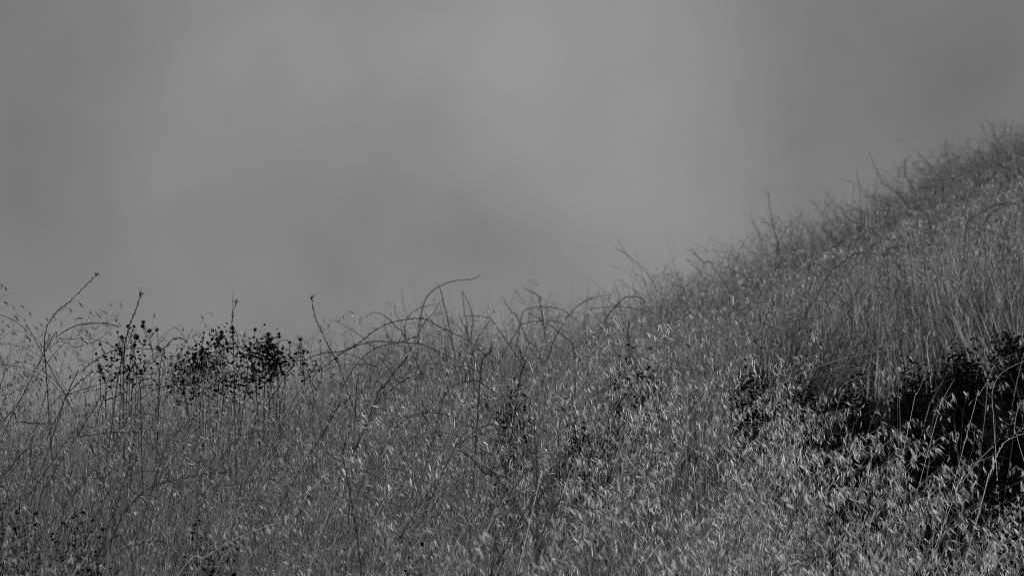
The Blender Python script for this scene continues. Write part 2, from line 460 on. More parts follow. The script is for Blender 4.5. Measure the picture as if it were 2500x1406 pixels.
lib_wire = library('wire', [brush_variant(450 + i, .42, n=5, mat='twig', r=.0012, curl=1.5) for i in range(8)])
x, y, z, px = area_points(26, 12.9, 17.5, keep=lambda px, y, x: np.clip((px - 1650) / 350, .12, 1) * np.clip(1.6 * patch(x, y, 2.6, 5.1), .05, 1) * (y < rb_of(px) - 2.5))
scatter('dark_twig_tangle', lib_wire, 8, np.stack([x, y, z], 1), rots(len(x), 3, .22), np.clip(rng.normal(.98, .12, len(x)), .6, 1.1))

# ------------------------------------------------------------------ helpers for the single plants


def canopy_py(px, r):
    if r <= R1:
        a = max(0, (r - 7.6) / (R1 - 7.6)); return 1440 * (1 - a) + np.interp(px, KX, YA) * a
    rb = np.interp(px, KB, RB); a = min(1, max(0, (r - R2) / (rb - R2)))
    return np.interp(px, KC, YC) * (1 - a) + np.interp(px, KB, YB) * a


def depth_near(px, py):
    best = min((abs(canopy_py(px, r) - py), r) for r in np.arange(7.6, 10.81, .05))
    return best[1]


def depth_far(px, py):
    best = min((abs(canopy_py(px, r) - py), r) for r in np.arange(R2, np.interp(px, KB, RB) + .01, .05))
    return best[1]


def stalk_mesh(mb, rd, pts, rad, pods=True, mi=0, n=5, podlen=.008):
    k = len(pts)
    # small kinks, so that it does not run like a drawn spline
    q = []
    for i, p in enumerate(pts):
        q.append(p + Vector((rd.gauss(0, 1), rd.gauss(0, 1), rd.gauss(0, 1))) * rad * .30 if 0 < i < k - 1 else p)
    rr = [rad * (1 - .55 * i / (k - 1)) * rd.uniform(.85, 1.15) for i in range(k)]
    mb.tube(q, rr, n, mi)
    if pods:
        sgn = 1
        for i in range(int(k * .18), k - 1):
            a, b = q[i], q[i + 1]; t = (b - a); ln = t.length; t.normalize()
            m = max(1, int(ln / .011))
            for j in range(m):
                if rd.random() < .25: continue
                p = a.lerp(b, (j + rd.random() * .6) / m)
                s_ = t.cross(Vector((0, 1, 0))).normalized() * sgn + Vector((0, rd.uniform(-.6, .6), 0)); sgn = -sgn
                d = (t * 1.0 + s_ * rd.uniform(.25, .6)).normalized()
                mb.tube([p, p + d * podlen * .5 + s_ * .0006, p + d * podlen * rd.uniform(.8, 1.3)], [rad * .75, rad * .6, rad * .12], 3, mi)


def tip_mesh(mb, rd, p, t, size=.012, mi=0):
    for _ in range(7):
        d = (t + Vector((rd.gauss(0, .45), rd.gauss(0, .45), rd.gauss(0, .45)))).normalized()
        mb.tube([p, p + d * size * .5, p + d * size * rd.uniform(.7, 1.5)], [.0013, .0011, .0002], 3, mi)


def root_ctrl(p0, p1, rd):
    """carry a traced stalk down into the ground it grows from"""
    d = (p0 - p1); d.y = 0
    d = d.normalized() if d.length > 1e-6 else Vector((0, 0, -1))
    g = gz(p0.x, p0.y)
    dep = max(.08, p0.z - g)
    mid = p0 + Vector((d.x * dep * .35, .02, -dep * .5))
    base = Vector((p0.x + d.x * dep * .45 + rd.gauss(0, .02), p0.y + .03, 0)); base.z = gz(base.x, base.y) - .02
    return [base, mid]


def traced(px_pts, r, rd, sway=.04):
    a = rd.uniform(-1, 1) * sway; n = len(px_pts)
    return [ray(x, y, r + a * i / max(1, n - 1) * 3) for i, (x, y) in enumerate(px_pts)]


COUNT = [0]


def stalk(label, px_pts, zone='n', rad=.0019, name='dead_stalk', cat='stalk', mat='twig', pods=True, tip=False, twigs=(), group='dead stalks standing out of the grass', fwd=None, podlen=.008):
    COUNT[0] += 1; rd = random.Random(1000 + COUNT[0])
    if px_pts[0][1] < px_pts[-1][1] and zone != 'n!': px_pts = px_pts[::-1]
    bx, by = px_pts[0]
    ty = min(p[1] for p in px_pts)
    if isinstance(zone, (int, float)): r = float(zone)
    elif zone[0] == 'n': r = max(7.3, depth_near(bx, by) - .30)
    else: r = max(13.0, depth_far(bx, by) - .5)
    if rad is None: rad = .0019
    P = traced(px_pts, r, rd)
    base = root_ctrl(P[0], P[1], rd)
    pts = bez(base + P, 6)
    if r < 12: rad *= .84
    loc = base[0].copy()
    root = empty(name, loc) if (tip or twigs) else None
    mb = MB(); stalk_mesh(mb, rd, pts, rad, pods, podlen=podlen)
    if root is None:
        o = mb.obj(name, [M[mat]], at=loc)
    else:
        mb.obj('stem', [M[mat]], root); o = root
        if tip:
            t = MB(); tip_mesh(t, rd, pts[-1], (pts[-1] - pts[-3]).normalized(), .012 * max(1, rad / .0019)); t.obj('tip_cluster', [M[mat]], root)
        for tw in twigs:
            T = traced(tw, r, rd, .01)
            # start the twig on the stem itself
            near = min(pts, key=lambda q: (q - T[0]).length); T[0] = near.copy()
            m2 = MB(); stalk_mesh(m2, rd, bez(T, 5), rad * .62, pods, podlen=podlen * .8); m2.obj('twig', [M[mat]], root)
    tag(o, label, cat, group)
    return o

# ------------------------------------------------------------------ stalks of the left-hand skyline
stalk('long straight stalk leaning right, reaching highest into the sky at far left', [(112, 905), (108, 853), (114, 799), (137, 762), (171, 735), (205, 702), (233, 673)], 10.37, .0021, tip=True)
stalk('upright knobbly dark stalk rising above the left cluster of black seed heads', [(285, 940), (290, 913), (302, 856), (313, 805), (327, 768), (339, 734), (343, 719)], 10.30, .0026, tip=True)
stalk('arched stalk curving right just below the long leaning stalk on the left skyline', [(114, 850), (142, 819), (176, 799), (205, 791), (245, 788), (267, 791), (290, 798)], 10.37, .0018)
stalk('stalk arching in from the left edge of the picture above the pale oats', [(-45, 800), (-20, 775), (0, 768), (17, 774), (43, 788), (65, 808), (85, 828)], 10.37, .0015, pods=False)
stalk('flat low arch of stalk beneath the skyline arch at far left', [(114, 853), (148, 833), (193, 826), (228, 828), (256, 836), (279, 849), (300, 880)], 10.37, .0014, pods=False)
stalk('long stalk bending to horizontal across the left cluster of black seed heads', [(171, 947), (199, 907), (242, 873), (285, 853), (330, 850), (364, 852), (396, 850)], 10.16, .0019)
stalk('short stalk with a hooked top between the two clusters of black seed heads', [(388, 930), (390, 907), (396, 865), (410, 839), (427, 826), (444, 826), (460, 838)], 10.23, .0018)
stalk('thin forked upright stalk standing in front of the middle seed head shrub', [(572, 935), (570, 860), (566, 800), (569, 768), (576, 740)], 10.37, .0019, tip=True, twigs=[[(570, 790), (568, 760), (569, 716)], [(571, 790), (578, 815), (588, 850)]])
stalk('small dark looped stalk low at the left edge under the oats', [(3, 935), (15, 905), (34, 887), (57, 883), (85, 893), (114, 913)], 10.23, .0015, pods=False)
stalk('dark slanting stalk rising right beneath the left cluster of seed heads', [(228, 998), (256, 978), (285, 967), (316, 950)], 9.95, .0021)
stalk('thin straight stalk slanting up right just left of the seed head cluster', [(125, 872), (185, 848), (235, 832), (258, 815), (276, 798)], 10.44, .0013, pods=False)
stalk('low spreading stalk with crossing twigs left of the horizontal long stalk', [(150, 1000), (166, 962), (190, 935), (228, 905)], 10.02, .0022, twigs=[[(166, 962), (130, 925), (104, 906)], [(166, 962), (205, 950), (255, 935), (290, 930)]])
stalk('thin nearly level stalk crossing low below both clusters of seed heads', [(130, 985), (180, 963), (240, 950), (300, 945)], 9.88, .0014, pods=False)
stalk('upright thick dark stalk right of centre below the left seed heads', [(343, 990), (342, 950), (338, 920), (328, 880)], 10.09, .0019)
# middle of the skyline
stalk('lone dark stalk curving up left with a knobbly top over the middle skyline', [(832, 905), (821, 882), (808, 856), (792, 825), (775, 788), (765, 756), (761, 730)], 10.44, .0019, tip=True)
stalk('great arching stalk, the longest and widest dark bow across the centre', [(744, 933), (787, 899), (838, 859), (878, 836), (906, 813), (940, 793), (977, 782), (1014, 777), (1040, 779), (1065, 793), (1094, 808), (1139, 828), (1165, 850), (1185, 867)], 10.16, .0018)
stalk('stalk running right beneath the great arch and lifting at its tip', [(704, 907), (744, 879), (787, 862), (838, 857), (872, 843), (906, 835), (935, 833), (974, 836), (994, 828), (1014, 822)], 10.16, .0019)
stalk('thin bow of stalk sinking right under the lifted tip stalk', [(772, 882), (809, 867), (838, 863), (869, 870), (895, 885), (923, 896), (952, 904)], 10.16, .0014, pods=False)
stalk('thin low bow of stalk, lowest of those nested under the great arch', [(760, 930), (787, 907), (826, 893), (861, 888), (900, 890), (935, 902), (963, 913), (991, 927)], 10.02, .0014, pods=False)
stalk('thick stalk slanting up right inside the centre tangle below the great arch', [(917, 978), (935, 947), (957, 916), (980, 887), (996, 869)], 9.88, .0024)
stalk('knobbly stalk leaning far right beside the thick slanting centre stalk', [(915, 995), (940, 964), (969, 939), (997, 922), (1036, 909)], 9.80, .0021)
stalk('upright dark stalk with a crooked top meeting the end of the great arch', [(1166, 1010), (1168, 981), (1171, 941), (1174, 907), (1176, 885), (1185, 869), (1196, 862), (1199, 849)], 10.02, .0020)
stalk('short rough dark stalk with a bristly bent top right of centre', [(1262, 965), (1265, 950), (1270, 919), (1276, 899), (1282, 883), (1273, 873), (1270, 862)], 10.16, .0022, tip=True, podlen=.011)
stalk('short bow of stalk in the oats left of the crooked topped stalk', [(1075, 1000), (1090, 960), (1110, 940), (1140, 930), (1165, 930), (1190, 945), (1215, 962)], 9.88, .0016)
stalk('dark straight stalk low left of the centre tangle under the nested bows', [(815, 1010), (840, 985), (858, 965)], 9.73, .0024)
stalk('dark upright stalk under the nested bows in the centre tangle', [(868, 1000), (870, 960), (873, 925), (878, 912)], 9.88, .0018)
stalk('loose thin bow rising from the centre tangle towards the right', [(985, 920), (1018, 895), (1050, 888), (1085, 892), (1120, 908), (1150, 928)], 10.09, .0013, pods=False)
stalk('looped thin stalk bending over beside the right edge of the seed head shrubs', [(742, 870), (738, 858), (725, 843), (706, 832), (690, 830), (676, 840)], 10.30, .0014, pods=False)
# blurred ones on the far crest
F = dict(group='blurred stalks on the far crest', pods=False)
stalk('blurred arching stalk with its tip lifted, highest over the middle of the skyline', [(1023, 816), (1028, 771), (1040, 728), (1063, 705), (1094, 690), (1122, 684), (1151, 682), (1174, 671)], 14.50, .0030, **F)
stalk('blurred stalk curving up left through the highest blurred arch', [(1097, 799), (1088, 759), (1080, 722), (1074, 705), (1067, 692)], 14.50, .0029, **F)
stalk('left of two blurred stalks meeting in a point on the middle skyline', [(1142, 816), (1134, 759), (1128, 708)], 14.50, .0026, **F)
stalk('right bowed one of two blurred stalks meeting in a point on the middle skyline', [(1151, 813), (1154, 776), (1145, 742), (1129, 712)], 14.60, .0026, **F)
stalk('blurred low arch left of the highest blurred arch, ending level', [(989, 819), (989, 793), (1000, 768), (1026, 751), (1063, 742)], 14.50, .0026, **F)
stalk('blurred drooping bow of stalk above the great dark arch on the left', [(892, 774), (906, 764), (929, 766), (952, 782), (974, 805), (989, 825)], 14.40, .0026, **F)
stalk('blurred straight stalk slanting right inside the highest blurred arch', [(1026, 805), (1054, 768), (1081, 728)], 14.40, .0026, **F)
stalk('short blurred stalk leaning left behind the great dark arch', [(1139, 811), (1130, 790), (1120, 768)], 14.40, .0028, **F)
stalk('blurred stalk slanting right between the great arch and the crooked topped stalk', [(1157, 853), (1168, 822), (1198, 781)], 13.80, .0026, **F)
stalk('shallow blurred bow right of the two stalks meeting in a point', [(1131, 772), (1162, 771), (1185, 776), (1208, 791)], 14.60, .0024, **F)
stalk('blurred stalk leaning left at the left side of the middle bush of arches', [(1265, 782), (1250, 762), (1236, 742), (1228, 724)], 15.00, .0028, **F)
stalk('blurred long bow rising right to a thin tip over the far crest', [(1350, 840), (1364, 808), (1387, 771), (1421, 739), (1449, 727), (1495, 718)], 15.00, .0032, **F)
stalk('blurred stalk hooked to the left at the top of the far crest bush', [(1327, 794), (1321, 751), (1313, 722), (1293, 710), (1276, 702)], 15.00, .0030, **F)
stalk('blurred loop of stalk curling back on itself over the far crest', [(1478, 782), (1500, 751), (1523, 728), (1546, 724), (1566, 729), (1574, 735), (1566, 741), (1545, 731)], 15.00, .0032, **F)
stalk('blurred thin stalk bent sharply over at its top like a crook', [(1513, 740), (1506, 708), (1500, 688), (1504, 682), (1514, 685), (1529, 682)], 16.00, 0.0015, **F)
stalk('blurred wide bow of stalk forming the roof of the far crest bush', [(1268, 800), (1273, 776), (1281, 757), (1321, 748), (1364, 754), (1392, 768)], 15.10, .0028, **F)
stalk('blurred lower bow inside the far crest bush, sinking left', [(1392, 800), (1360, 785), (1320, 782), (1280, 790), (1262, 806)], 14.80, .0026, **F)
stalk('forked dark plant with a long left arm in front of the far crest bush', [(1403, 920), (1403, 885), (1402, 865), (1395, 838), (1361, 808), (1327, 785), (1293, 765)], 12.80, .0028, pods=False, twigs=[[(1402, 865), (1426, 842), (1463, 805), (1475, 799), (1506, 791), (1535, 790)]], group='blurred stalks on the far crest')
stalk('short dark upright twig crossing the tip of the forked plant', [(1534, 818), (1534, 800), (1536, 782)], 12.80, .0024, **F)
stalk('blurred short stalk leaning left on the crest right of the crook', [(1617, 759), (1603, 734), (1591, 712)], 16.00, 0.0020, **F)
stalk('thick blurred dark stalk lying slanted in the grass below the forked plant', [(1375, 950), (1344, 930), (1325, 915), (1308, 903)], 11.40, .0026, **F)
stalk('blurred stalk leaning right out of the crest where the slope begins to climb', [(1662, 720), (1680, 695), (1692, 674)], 17.00, 0.0023, **F)
stalk('long blurred stalk leaning left over the start of the climbing slope', [(1745, 655), (1720, 640), (1702, 625), (1689, 608)], 16.30, 0.0021, **F)
stalk('dark thin vertical stalk in the slope below the tall spire', [(1768, 904), (1785, 873), (1813, 850), (1836, 839)], 13.40, .0024, **F)
stalk('zigzag dark stalk rising on the slope in front of the paler grass', [(1862, 880), (1856, 853), (1836, 816), (1819, 782), (1819, 768), (1836, 754)], 13.00, .0024, pods=False, twigs=[[(1845, 830), (1862, 810), (1894, 794), (1942, 782), (2005, 774)]], group='stalks on the climbing slope')
G = dict(group='stalks on the climbing slope', pods=False)
stalk('long thin bow of stalk leaning right below the tall spire', [(1870, 722), (1876, 705), (1890, 665), (1913, 637), (1950, 606)], 15.30, 0.0017, **G)
# climbing slope
stalk('tall spire of dead plant with side twigs, standing alone on the climbing skyline', [(1918, 690), (1911, 650), (1900, 599), (1888, 553), (1880, 508), (1874, 462)], 19.00, 0.0029, pods=True, podlen=.012, twigs=[[(1892, 550), (1898, 538), (1901, 527)], [(1886, 548), (1875, 545), (1863, 542)], [(1898, 590), (1885, 574), (1878, 558)], [(1906, 630), (1925, 610), (1950, 612)], [(1903, 612), (1880, 585), (1870, 570)]], group='stalks on the climbing slope')
stalk('forked stalk slanting up right beside the tall spire', [(1898, 610), (1902, 590), (1920, 559), (1939, 539), (1959, 523)], 19.00, 0.0024, pods=False, twigs=[[(1937, 540), (1934, 560), (1928, 582)]], group='stalks on the climbing slope')
stalk('thin bow of stalk reaching right to the skyline left of the tall spire', [(1795, 650), (1800, 627), (1817, 590), (1830, 574), (1841, 567)], 18.50, 0.0021, **G)
stalk('thin straight stalk standing highest between the spire and the hilltop', [(2101, 505), (2099, 471), (2095, 440), (2090, 411)], 22.00, 0.0024, **G)
stalk('thin upright stalk just left of the highest one on the mid slope', [(2076, 550), (2079, 527), (2081, 494), (2084, 448)], 22.00, 0.0024, **G)
stalk('hooked stalk with forked tip on the skyline right of the spire', [(2060, 545), (2047, 530), (2025, 505), (2027, 492)], 21.50, 0.0026, pods=False, twigs=[[(2028, 508), (2020, 500), (2012, 494)]], group='stalks on the climbing slope')
stalk('stalk bowing down left from the slope with its tip over the sky', [(2198, 476), (2175, 462), (2158, 442), (2138, 431)], 22.50, 0.0026, **G)
stalk('short stalk curving up right beside the one that bows left', [(2116, 485), (2119, 462), (2126, 441)], 22.50, 0.0024, **G)
stalk('thick tufted stalk pointing up from the skyline midway to the hilltop', [(2235, 475), (2227, 456), (2212, 428), (2207, 405), (2215, 385)], 23.00, 0.0030, pods=True, podlen=.014, twigs=[[(2207, 420), (2211, 405), (2209, 396)]], group='stalks on the climbing slope')
stalk('stalk leaning right against the sky below the twin tipped stalk', [(2262, 436), (2272, 416), (2287, 394), (2309, 374)], 23.50, 0.0026, **G)
stalk('twin tipped stalk standing up from the skyline under the hilltop', [(2318, 400), (2309, 374), (2308, 351), (2312, 337)], 24.00, 0.0032, pods=False, twigs=[[(2309, 374), (2318, 362), (2323, 352)], [(2309, 378), (2298, 374), (2292, 362)]], group='stalks on the climbing slope')
stalk('highest stalk of all, rising from the crown of the hill', [(2420, 380), (2426, 357), (2446, 331), (2454, 308), (2454, 289)], 25.50, 0.0029, **G)
stalk('stalk leaning left beside the highest one on the crown of the hill', [(2440, 350), (2430, 334), (2424, 318), (2419, 304)], 25.60, 0.0027, **G)
stalk('stalk leaning left near the right edge on the crown of the hill', [(2495, 345), (2489, 333), (2474, 323), (2467, 306)], 25.80, 0.0028, **G)
stalk('small straight stalk slanting left under the twin tipped stalk', [(2272, 420), (2260, 402), (2246, 378)], 24.00, 0.0026, **G)
stalk('dark stalk slanting right across the upper slope below the hilltop', [(2318, 530), (2326, 516), (2358, 482), (2386, 456), (2409, 441)], 16.30, 0.0017, **G)
stalk('dark stalk slanting down right in the middle of the upper slope', [(2275, 570), (2267, 553), (2241, 522), (2227, 489)], 16.30, 0.0017, **G)
stalk('thin dark bow sweeping down right across the climbing slope', [(2215, 700), (2198, 658), (2173, 616), (2150, 582), (2122, 555), (2085, 542), (2062, 529)], 14.30, .0026, **G)
stalk('dark bow reaching the right edge on the upper slope', [(2355, 600), (2361, 545), (2386, 525), (2426, 501), (2463, 499), (2483, 495)], 14.30, .0034, **G)
stalk('dark bow nested below the one reaching the right edge', [(2362, 690), (2370, 640), (2395, 560), (2420, 522), (2450, 506), (2483, 495)], 14.10, .0028, **G)
stalk('wide dark bow of stalk low on the climbing slope', [(2019, 678), (2050, 647), (2085, 621), (2113, 619), (2161, 623)], 13.80, .0030, **G)
stalk('nearly level dark stalk crossing the climbing slope at mid height', [(2284, 599), (2255, 597), (2213, 599), (2170, 607), (2127, 604)], 14.00, .0026, **G)
stalk('thin bow of stalk in the slope right under the tall spire', [(1885, 690), (1893, 660), (1908, 636), (1931, 616), (1957, 604)], 14.80, 0.0017, **G)
stalk('long dark stalk slanting left down the slope towards the black hollow', [(2278, 885), (2270, 850), (2261, 817), (2238, 760), (2210, 723), (2193, 680)], 13.00, .0026, **G)
stalk('pale bow of stalk over the slope above the black hollow', [(2125, 830), (2136, 800), (2159, 768), (2184, 745), (2213, 734)], 13.20, .0022, mat='brush', **G)
stalk('dark upright stalk near the right edge above the black hollow', [(2386, 800), (2386, 737), (2378, 717), (2363, 686)], 13.40, .0026, **G)
stalk('thin dark stalk leaning right over the middle of the slope', [(2060, 800), (2073, 765), (2079, 731), (2102, 697), (2122, 680)], 13.40, .0024, **G)
stalk('dark stalk standing against the right edge on the slope', [(2470, 800), (2462, 740), (2470, 690), (2490, 640)], 13.40, .0028, **G)
# foreground
H = dict(group='dead stalks lying in the foreground grass')
stalk('long thick dark bow of stalk across the lower left foreground', [(295, 1265), (307, 1248), (341, 1208), (376, 1185), (410, 1174), (455, 1165), (507, 1155), (569, 1151)], 8.52, .0023, **H)
stalk('thick blurred stalk lying level near the bottom left', [(248, 1339), (313, 1333), (378, 1320), (413, 1326)], 7.96, .0020, **H)
stalk('level dark stalk touching the left edge below the oats', [(0, 1037), (43, 1030), (85, 1033), (128, 1034)], 9.38, .0018, **H)
stalk('thin shallow bow of stalk above the long thick foreground bow', [(154, 1088), (199, 1066), (256, 1057), (299, 1054), (356, 1053)], 9.16, .0016, **H)
stalk('dark stalk slanting up right at the end of the shallow bow', [(396, 1120), (413, 1077), (455, 1034), (495, 1006)], 9.24, .0021, **H)
stalk('stalk slanting down right from the shallow bow to the slanting stalk', [(396, 1128), (370, 1094), (341, 1057)], 9.09, .0015, **H)
stalk('bow of stalk in the grass right of the long thick foreground bow', [(484, 1251), (495, 1211), (524, 1188), (569, 1182), (603, 1178)], 8.45, .0018, **H)
stalk('short dark stalk slanting up left of the long thick foreground bow', [(199, 1180), (242, 1168), (267, 1158)], 8.74, .0020, **H)
stalk('short dark stalk slanting near the left edge of the foreground', [(37, 1126), (80, 1117), (105, 1108)], 8.81, .0020, **H)
stalk('crooked dark stalk standing up above the long thick foreground bow', [(302, 1177), (319, 1145), (333, 1117), (330, 1091)], 8.81, .0022, **H)
stalk('tall thick dark stem standing in the foreground left of centre', [(875, 1345), (868, 1290), (861, 1250), (850, 1180), (838, 1120), (842, 1080)], 8.31, .0028, twigs=[[(858, 1235), (880, 1190), (893, 1150)], [(852, 1190), (830, 1150), (815, 1128)]], **H)
stalk('thick dark stem rising upright from the foreground at the centre', [(1310, 1240), (1310, 1190), (1310, 1148), (1307, 1077), (1302, 1023)], 8.67, .0030, twigs=[[(1310, 1150), (1290, 1110), (1262, 1085)]], **H)
stalk('dark stalk slanting down right into the thick centre foreground stem', [(1228, 1188), (1185, 1157), (1148, 1117), (1122, 1100)], 8.74, .0022, **H)
stalk('dark stalk rising right towards the oats left of the thick centre stem', [(1094, 1126), (1120, 1091), (1159, 1052), (1205, 1032)], 8.95, .0022, **H)
stalk('thin upper one of two nested bows among the large pale oats', [(1370, 1125), (1390, 1106), (1433, 1101), (1484, 1106), (1526, 1117)], 8.95, .0014, pods=False, group='dead stalks lying in the foreground grass')
stalk('darker lower one of two nested bows among the large pale oats', [(1345, 1140), (1370, 1117), (1404, 1110), (1450, 1113), (1484, 1131)], 8.88, .0018, **H)
stalk('dark stalk slanting right above the two nested bows', [(1395, 1102), (1413, 1091), (1444, 1069), (1492, 1053)], 9.16, .0020, **H)
stalk('blurred dark stem rising from the bottom edge right of the centre stem', [(1308, 1380), (1313, 1347), (1327, 1291), (1353, 1239), (1370, 1217)], 7.88, .0028, twigs=[[(1335, 1275), (1360, 1262), (1400, 1268)]], **H)
stalk('blurred dark stalk curving in the bottom right corner of the pale oats', [(1890, 1420), (1897, 1404), (1937, 1379), (1976, 1362), (2025, 1353)], 7.67, .0020, **H)
stalk('thin forked dark plant standing in the pale oats at lower right', [(1972, 1420), (1970, 1380), (1968, 1313), (1956, 1251), (1948, 1211)], 8.03, .0022, twigs=[[(1968, 1320), (1971, 1279), (1982, 1217)], [(1970, 1325), (1985, 1305), (2010, 1290)]], **H)
stalk('dark stem slanting up left near the bottom right corner', [(2395, 1420), (2390, 1390), (2380, 1333), (2372, 1290)], 7.81, .0024, **H)
stalk('short dark stalk slanting low among the centre foreground grass', [(1020, 1240), (1040, 1222), (1057, 1211)], 8.38, .0022, **H)
Q = dict(mat='pale_twig', pods=False, group='pale straws catching the light')
stalk('pale knobbly straw bowing to the right edge in front of the black hollow', [(2405, 1195), (2415, 1165), (2426, 1131), (2443, 1094), (2460, 1074), (2500, 1058), (2540, 1050)], 9.24, .0019, mat='pale_twig', pods=True, group='pale straws catching the light')
stalk('pale straight straw slanting right across the lower black hollow', [(2335, 1200), (2349, 1177), (2386, 1128), (2423, 1091)], 9.16, .0013, **Q)
stalk('blurred thick pale straw in the bottom right corner', [(2395, 1404), (2420, 1385), (2446, 1362), (2474, 1347)], 7.74, .0018, **Q)
stalk('pale bow of straw rising to the right edge within the black hollow', [(2428, 1060), (2426, 1021), (2423, 959), (2440, 916), (2469, 896), (2500, 882), (2530, 876)], 9.95, .0012, **Q)
stalk('pale wavy straw hanging by the right edge of the black hollow', [(2490, 1090), (2478, 1060), (2480, 1020), (2490, 985), (2500, 975)], 9.73, .0012, **Q)
stalk('bright short straw slanting in the foreground at the bottom centre', [(1193, 1285), (1216, 1251), (1242, 1231)], 8.10, .0011, **Q)
stalk('pale bent straw beside the thick centre foreground stem', [(1314, 1190), (1322, 1165), (1332, 1150), (1355, 1131)], 8.60, .0016, **Q)
stalk('long pale straw leaning right at the bottom left', [(175, 1420), (190, 1390), (210, 1360), (224, 1340)], 7.67, .0013, **Q)
stalk('long pale straw crossing low over the lower left foreground', [(437, 1400), (500, 1360), (560, 1322), (620, 1295), (690, 1272)], 7.74, .0011, **Q)
stalk('pale straw leaning left on the slope beside the black hollow', [(2270, 905), (2263, 850), (2264, 825), (2272, 808)], 12.60, .0020, **Q)
stalk('thin pale straw standing at the left edge of the black hollow', [(2225, 1010), (2240, 960), (2255, 925), (2262, 895)], 10.37, .0011, **Q)
stalk('thin pale straw rising beside the middle of the black hollow', [(2290, 1010), (2298, 985), (2310, 960), (2330, 925)], 10.23, .0011, **Q)
stalk('pale straw slanting right in the middle of the black hollow', [(2377, 1000), (2390, 965), (2402, 945), (2415, 925)], 10.09, .0012, **Q)

# ------------------------------------------------------------------ oat plants that stand out singly
SP_SHADED = []
for i in range(8):
    rd = random.Random(900 + i); mb = MB(); add_spikelet(mb, Vector((0, 0, 0)), rd, .021, spread=.2, mi=0, wind=.55); SP_SHADED.append(mb.mesh('spikelet', [M['brush']]))  # spikelets in a dark tone, shade of the skyline oats painted in
SP_LIGHT = []
for q in SP_SHADED:
    q2 = q.copy(); q2.materials.clear(); q2.materials.append(M['husk']); SP_LIGHT.append(q2)


def oat_single(label, px, r=10.3, pan_px=None, n=9, scale=1.0, dark=False):
    """px: the stem from low to the tip"""
    COUNT[0] += 1; rd = random.Random(2000 + COUNT[0])
    P = traced(px, r, rd, .02); base = root_ctrl(P[0], P[1], rd); pts = bez(base + P, 6); loc = base[0].copy()
    root = empty('oat_plant', loc); mb = MB(); k = len(pts)
    mb.tube(pts, [.0009 * (1 - .6 * i / (k - 1)) * scale for i in range(k)], 3, 0)
    ends = []
    L_ = sum((pts[i + 1] - pts[i]).length for i in range(k - 1))
    for j in range(n):
        t = 1 - (j / n) * (.115 / L_) * 1.6 * scale
        acc = 0; q = pts[-1]
        for i in range(k - 1):
            l = (pts[i + 1] - pts[i]).length
            if acc + l >= t * L_: q = pts[i].lerp(pts[i + 1], (t * L_ - acc) / l); break
            acc += l
        bl = rd.uniform(.012, .045) * scale; a = rd.uniform(-1.2, 1.2) if rd.random() < .7 else rd.uniform(1.8, 4.4)
        out = Vector((math.cos(a), math.sin(a) * .6, .5)).normalized()
        q2 = q + out * bl; q3 = q2 + Vector((.006, 0, -.003)) * scale
        if j > 0: mb.tube([q, q2, q3], .0004, 3, 0)
        else: q3 = q
        ends.append(q3)
    mb.obj('stem', [M['brush']], root)
    for e in ends:
        o = bpy.data.objects.new('spikelet', (SP_LIGHT if label.startswith(('pale', 'slender pale')) else SP_SHADED)[rd.randrange(8)]); COL.objects.link(o); o.parent = root; o.location = e - loc
        o.scale = (scale * rd.uniform(.85, 1.15),) * 3; o.rotation_euler = (rd.gauss(0, .15), rd.gauss(0, .25), rd.gauss(0, .5))
    tag(root, label, 'oat plant', 'oat plants standing above the rest')


oat_single('wild oat tip touching the left edge of the picture, highest there', [(-30, 850), (-12, 780), (-5, 720), (2, 690)], n=7)
oat_single('small wild oat with a drooping tip just inside the left edge', [(25, 850), (32, 800), (42, 760), (50, 743)], n=4)
oat_single('wild oat laden with spikelets crossing the long straight leaning stalk', [(88, 870), (100, 820), (125, 780), (158, 742)], n=15)
oat_single('wild oat leaning right with the highest spikelets left of the knobbly upright stalk', [(228, 850), (235, 800), (252, 760), (272, 738)], n=9)
oat_single('slim wild oat with upward pointing tip between the leaning stalk and tall oat', [(180, 850), (195, 810), (212, 785), (220, 757)], n=8)
oat_single('small wild oat peeping over the left cluster of black seed heads', [(366, 860), (370, 820), (372, 790), (377, 763)], n=4)
oat_single('wild oat leaning right just left of the middle black seed heads', [(460, 860), (478, 810), (495, 780), (510, 760)], n=7)
oat_single('wild oat spray bending right between the two clusters of seed heads', [(370, 870), (388, 830), (408, 810), (426, 797)], n=9)
oat_single('wild oat full of spikelets under the skyline arch at far left', [(150, 900), (165, 850), (180, 800), (190, 775)], n=14)
oat_single('lone upright wild oat right of the dark stalk that curves up left', [(838, 890), (841, 840), (846, 795), (850, 757)], n=6)
oat_single('wild oat with scattered spikelets below the right end of the great arch', [(1110, 920), (1120, 880), (1128, 850), (1142, 818)], n=9, r=10.2)
oat_single('pale wild oat rising against the far slope left of the black shrub patch', [(1375, 960), (1385, 930), (1374, 895), (1372, 848)], n=9, r=9.9)
oat_single('pale wild oat spray rising highest out of the large pale oats', [(1462, 900), (1466, 850), (1474, 815), (1484, 800)], n=9, r=9.9)
oat_single('slender pale oat standing up before the zigzag stalk on the slope', [(1868, 980), (1872, 920), (1870, 870), (1872, 815)], n=11, r=9.9)
oat_single('pale wild oat in front of the dark patch left of the black hollow', [(1620, 940), (1625, 880), (1628, 840), (1624, 818)], n=7, r=9.9)
oat_single('pale wild oat bowed at the left edge of the black hollow', [(2040, 1010), (2058, 960), (2070, 940), (2082, 932)], n=6, r=9.9)
oat_single('pale wild oat alone inside the left part of the black hollow', [(2075, 1080), (2090, 1030), (2100, 1000), (2112, 985)], n=9, r=9.5)
oat_single('blurred wild oat pointing highest over the middle bush of arches', [(1291, 760), (1290, 730), (1289, 700), (1288, 680)], n=6, r=15, scale=1.05)
